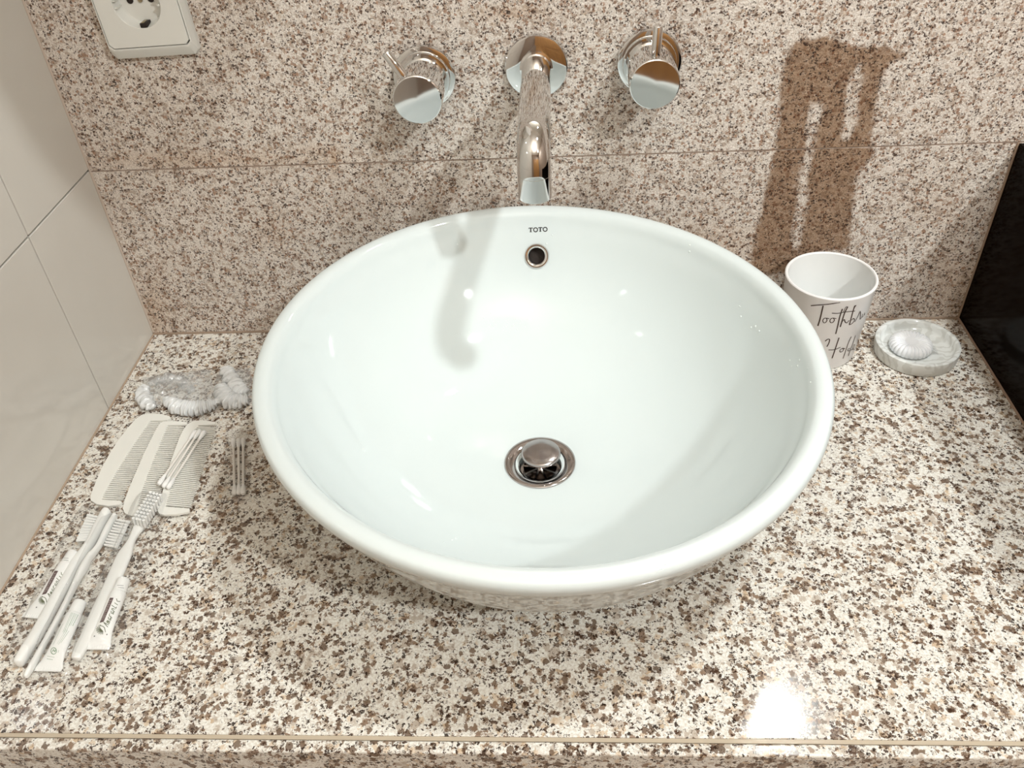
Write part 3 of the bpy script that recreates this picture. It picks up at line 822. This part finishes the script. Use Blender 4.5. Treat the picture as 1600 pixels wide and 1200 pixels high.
def print_front(t, tree, tree2, ox, oy, sc, band, letters, leaf, lr, dots, caplines):
    P = lambda x, y: (ox + x / sc, oy + y / sc)
    band = [P(*q) for q in band]
    link('brown_band', *patch(tree, band, 2, 10), M_PRINT_BROWN, t, smooth=False)
    # small pale capitals inside the band, running from the leaf to the cap
    a = Vector(((band[2][0] + band[3][0]) / 2, (band[2][1] + band[3][1]) / 2, 0)); b = Vector(((band[0][0] + band[1][0]) / 2, (band[0][1] + band[1][1]) / 2, 0))
    d = (b - a); side = Vector((band[1][0] - band[0][0], band[1][1] - band[0][1], 0)) * .26
    word = 'TOOTHPASTE'; G = {'T': [((0, 1), (1, 1)), ((.5, 1), (.5, 0))], 'O': [((.1, 0), (.1, 1)), ((.9, 0), (.9, 1)), ((.1, 0), (.9, 0)), ((.1, 1), (.9, 1))],
        'H': [((.1, 0), (.1, 1)), ((.9, 0), (.9, 1)), ((.1, .5), (.9, .5))], 'P': [((.1, 0), (.1, 1)), ((.1, 1), (.9, 1)), ((.9, 1), (.9, .5)), ((.9, .5), (.1, .5))],
        'A': [((0, 0), (.5, 1)), ((.5, 1), (1, 0)), ((.2, .4), (.8, .4))], 'S': [((.9, 1), (.1, 1)), ((.1, 1), (.1, .5)), ((.1, .5), (.9, .5)), ((.9, .5), (.9, 0)), ((.9, 0), (.1, 0))],
        'E': [((.1, 0), (.1, 1)), ((.1, 1), (.9, 1)), ((.1, .5), (.7, .5)), ((.1, 0), (.9, 0))]}
    parts = []
    for i, ch in enumerate(word):
        for (p, q) in G[ch]:
            f = lambda w: a + d * (.06 + .88 * (i + .12 + .7 * w[0]) / len(word)) - side * (w[1] * 2 - 1)
            A, B = f(p), f(q); parts.append(ribbon(tree, [(A.x, A.y), (B.x, B.y)], .00022, 2, .00035))
    link('band_lettering', *merge(parts), M_PRINT_WHITE, t, smooth=False)
    # large slanted name
    l0, l1, lw = P(*letters[0]), P(*letters[1]), letters[2] / sc
    d = Vector((l1[0] - l0[0], l1[1] - l0[1], 0)); nrm = Vector((d.y, -d.x, 0)).normalized()
    if nrm.x > 0: nrm = -nrm      # the letters' tops face the band
    parts = []
    gl = 'Amaranthine'; gl = [[(0, 0), (.55, 1.25), (.75, 0)], [(.1, 0), (.2, .8), (.45, 0), (.6, .8), (.9, 0)], [(.8, .8), (.2, .6), (.3, 0), (.8, .4), (.9, 0)], [(.1, 0), (.25, .8), (.9, .8)],
                              [(.8, .8), (.2, .6), (.3, 0), (.8, .4), (.9, 0)], [(.1, 0), (.25, .8), (.6, .8), (.8, 0)], [(.3, 1.2), (.2, 0), (.7, .1)], [(.4, .8), (.35, 0)], [(.8, .8), (.2, .4), (.7, -.2)]]
    for i, st in enumerate(gl):
        pts = []
        for (x, y) in st:
            q = Vector((l0[0], l0[1], 0)) + d * ((i + x * .95 + y * .25) / len(gl)) + nrm * (lw * (y - .5)); pts.append((q.x, q.y))
        for k in range(len(pts) - 1): parts.append(ribbon(tree, [pts[k], pts[k + 1]], .00052, 3, .0002))
    link('name_lettering', *merge(parts), M_PRINT_OLIVE, t, smooth=False)
    # leaf emblem: a fan of curved fronds
    cx, cy = P(*leaf); r = lr / sc; parts = []
    for k in range(9):
        an = math.radians(95 + k * 24); ex, ey = cx + r * math.cos(an), cy - r * math.sin(an)
        mx, my = cx + .55 * r * math.cos(an + .45), cy - .55 * r * math.sin(an + .45)
        parts.append(ribbon(tree, [(cx + r * .25, cy + r * .2), (mx, my), (ex, ey)], .00048, 4, .0002))
    parts.append(ribbon(tree, [(cx - r * .3, cy - r * .9), (cx + r * .6, cy - r * .5), (cx + r * .9, cy + r * .5)], .0005, 4, .0002))
    link('leaf_emblem', *merge(parts), M_PRINT_OLIVE, t, smooth=False)
    parts = []
    for q in dots:
        x, y = P(*q); parts.append(ribbon(tree, [(x - .9, y), (x + .9, y)], .0009, 2, .0002))
    for (p, q) in caplines:
        parts.append(ribbon(tree2, [P(*p), P(*q)], .00028, 3, .0002))
    o = link('small_marks', *merge(parts), M_PRINT_BLACK, t, smooth=False); o['kind'] = 'stuff'
t1, b, b2_ = paste('white toothpaste tube half hidden under a toothbrush, brown band uppermost', (116, 863), (52, 966), .0052, .0108)
print_front(t1, b, b2_, 40, 840, 8.57, [(390,445),(437,447),(278,752),(218,768)], [(310,795), (490,470), 46], (232, 842), 58, [(147, 935)], [((510,275),(575,278)), ((520,302),(575,308))])
t2, b, _ = paste('white toothpaste tube with fine green small print, ending at the counter front', (126, 940), (74, 1049), .0052, .0108)
P = lambda x, y: (40 + x / 8, 920 + y / 8)
L = []
for (p, q, wd) in [((575,298),(465,548),.0003), ((590,300),(478,555),.0003), ((608,305),(497,560),.0003), ((622,312),(540,470),.0003), ((636,318),(560,465),.0003), ((655,325),(585,468),.0005),
                  ((470,440),(345,700),.0003), ((447,470),(290,745),.0003), ((520,520),(410,700),.0003), ((505,510),(395,690),.0002), ((540,530),(440,680),.0003), ((268,790),(248,832),.0003),
                  ((275,842),(365,858),.0003), ((268,876),(345,888),.0004), ((415,770),(405,800),.0003)]:
    n = max(4, int(math.hypot(p[0] - q[0], p[1] - q[1]) / 16))
    for k in range(n):   # short dashes read as lines of type
        a = k / n; c = (k + .72) / n
        L.append(ribbon(b, [P(p[0] + (q[0] - p[0]) * a, p[1] + (q[1] - p[1]) * a), P(p[0] + (q[0] - p[0]) * c, p[1] + (q[1] - p[1]) * c)], wd, 2))
link('small_print', *merge(L), M_PRINT_GREEN, t2, smooth=False)
L = [ribbon(b, [P(352 + 34 * math.cos(a), 778 + 40 * math.sin(a)) for a in np.linspace(0, 2 * PI, 15)], .0006, 2), ribbon(b, [P(335, 790), P(350, 760), P(365, 790), P(375, 765)], .0006, 3)]
link('round_emblem', *merge(L), M_PRINT_GREEN, t2, smooth=False)
t3, b, b3_ = paste('white toothpaste tube resting on the face-up toothbrush handle', (194, 905), (150, 1015), .0052, .0108, z=.0100)
print_front(t3, b, b3_, 130, 890, 8.57, [(360,378),(408,378),(275,700),(222,712)], [(302,760), (462,395), 62], (240, 805), 66, [(152, 893), (318, 870)], [((455,210),(540,215)), ((470,240),(545,248))])

# ------------------------------------------------------------------ clear sleeves
def sleeve(label, quad, height, seed, group='clear plastic sleeves', mat_=M_FILM, n=26, name='plastic_sleeve'):
    V = []; F = []; m_ = max(8, int(n * .45))
    q = [on_z(x, y, 0) for x, y in quad]
    for i in range(n + 1):
        for j in range(m_ + 1):
            u, v = i / n, j / m_; p = q[0].lerp(q[3], u).lerp(q[1].lerp(q[2], u), v)
            e = (1 - abs(2 * u - 1) ** 8) * (1 - abs(2 * v - 1) ** 5)
            z = .0006 + height * e
            nz = mnoise.noise(Vector((p.x * 90 + seed, p.y * 60, seed))) * .0011 + mnoise.noise(Vector((p.x * 260, p.y * 230 + seed, seed))) * .0005
            V.append(Vector((p.x + .0012 * mnoise.noise(Vector((v * 5, u * 9, seed))), p.y, max(.0004, z + nz * (e + .15)))))
    for i in range(n):
        for j in range(m_): k = i * (m_ + 1) + j; F.append([k, k + 1, k + m_ + 2, k + m_ + 1])
    return tag(link(name, V, F, mat_, None, sharp=180), label, 'plastic sleeve', group)
sleeve('clear sleeve around the toothbrush and tube nearest the tiled wall', [(128, 790), (190, 792), (62, 1052), (8, 1030)], .0125, 1)
sleeve('clear sleeve around the edge-on toothbrush and green-print tube', [(165, 800), (214, 806), (112, 1072), (30, 1066)], .0130, 5)
sleeve('clear sleeve around the face-up toothbrush and its tube', [(222, 768), (272, 772), (178, 1040), (106, 1036)], .0175, 9)
sleeve('small clear sleeve around three cotton swabs beside the basin', [(352, 672), (392, 673), (394, 786), (350, 786)], .0062, 13, n=18)

# ------------------------------------------------------------------ shower caps
def ruffle(path, rad, pleats, n=40, flat=.75, amp=.22, zc=.006, seed=0, steps=9):
    P = smooth_path([on_z(x, y, zc) for x, y in path], steps)
    N = len(P); rr = []
    for i in range(N):
        u = i / (N - 1); base = np.interp(u, np.linspace(0, 1, len(rad)), rad)
        rr.append(base)
    def mod(i, a):
        w_ = 2.2 * mnoise.noise(Vector((i * 4.5 / steps, seed, 2.)))
        return 1 + 1.5 * amp * math.sin(pleats * i / N * 2 * PI + w_ + 1.2 * math.sin(a * 2 + seed)) * (.55 + .45 * math.cos(a)) + .45 * mnoise.noise(Vector((i * 3.2 / steps, a * .9, seed)))
    return tube_vf(P, rr, 22, True, flat, mod)
def crumple(quad, zh, seed, n=22, freq=1.):
    V = []; F = []; q = [on_z(x, y, 0) for x, y in quad]
    for i in range(n + 1):
        for j in range(n + 1):
            u, v = i / n, j / n; p = q[0].lerp(q[3], u).lerp(q[1].lerp(q[2], u), v)
            e = (1 - abs(2 * u - 1) ** 4) * (1 - abs(2 * v - 1) ** 4)
            k = abs(mnoise.noise(Vector((p.x * 120 * freq + seed, p.y * 150 * freq, seed)))) * 1.3 + .5 * abs(mnoise.noise(Vector((p.x * 300, p.y * 330, seed))))
            wob = .003 * mnoise.noise(Vector((u * 4, v * 4, seed + 7)))
            V.append(Vector((p.x + wob, p.y + wob, .0008 + zh * e * (.35 + k))))
    for i in range(n):
        for j in range(n): k = i * (n + 1) + j; F.append([k, k + 1, k + n + 2, k + n + 1])
    return V, F
s1 = thing('shower_cap', 'crumpled translucent white shower cap with pleated crescent edge behind the combs', 'shower cap', on_z(275, 620, 0), 'folded shower caps')
link('pleated_edge', *ruffle([(258,622),(270,630),(288,636),(308,637),(326,633),(344,625)], [.003,.0075,.0085,.0085,.0075,.003], 17, amp=.20, seed=1, steps=26), M_CAPFILM, s1, sharp=180)
link('gathered_end', *ruffle([(226,604),(223,615),(229,628),(239,637)], [.004,.0065,.0075,.004], 6, amp=.22, seed=5, steps=20), M_CAPFILM, s1, sharp=180)
link('cap_film', *crumple([(222,590),(330,578),(338,628),(226,636)], .0085, 3, 30), M_CAPTHIN, s1, sharp=180)
link('folded_band', *ruffle([(232,600),(250,594),(275,592),(292,602),(300,612)], [.003,.005,.0055,.005,.003], 8, amp=.22, seed=8, steps=18), M_CAPTHIN, s1, sharp=180)
s2 = thing('shower_cap', 'crumpled translucent white shower cap bunched against the basin', 'shower cap', on_z(370, 610, 0), 'folded shower caps')
link('twisted_strand', *ruffle([(353,576),(358,584),(366,596),(373,608),(384,614)], [.005,.007,.0075,.0075,.006], 8, amp=.22, seed=11, steps=22), M_CAPFILM, s2, sharp=180)
link('pleated_edge', *ruffle([(346,603),(350,615),(360,624),(374,626),(388,622)], [.006,.0085,.0085,.0080,.0065], 12, amp=.20, seed=14, steps=22), M_CAPFILM, s2, sharp=180)
link('cap_film', *crumple([(334,586),(392,574),(396,628),(338,630)], .0080, 23, 26), M_CAPTHIN, s2, sharp=180)

# ------------------------------------------------------------------ ceiling lamps (rim and glowing lens round the area lights)
for (nm, p, r, lab) in (('key', KEY, .05, 'round recessed ceiling downlight above the countertop'), ('side', SIDE, .06, 'round recessed ceiling downlight over the middle of the room')):
    t = thing('ceiling_downlight', lab, 'ceiling lamp', (p[0], p[1], Z_CEIL))
    link('trim_ring', *lathe([(r, 0), (r + .012, -.004), (r + .014, -.0002)], (p[0], p[1], Z_CEIL - .0005), n=40), M_WHITE, t)

# ------------------------------------------------------------------ pieces that belong to a part go one level deeper
for child, host in (('lettering', 'bowl'), ('lettering', 'cup_shell'), ('overflow_channel', 'overflow_ring'), ('band_lettering', 'brown_band'), ('crimp', 'tube_body'),
                    ('stopper_stem', 'stopper_cap'), ('screw', 'cover_plate'), ('pin_hole', 'cover_plate'), ('guide_rib', 'cover_plate'), ('wrapper_tail', 'soap_disc'), ('aerator', 'pipe')):
    for o in list(SC.objects):
        if o.name.split('.')[0] == child and o.parent is not None and o.parent.parent is None:
            h = [c for c in o.parent.children if c.name.split('.')[0] == host]
            if h: o.parent = h[0]
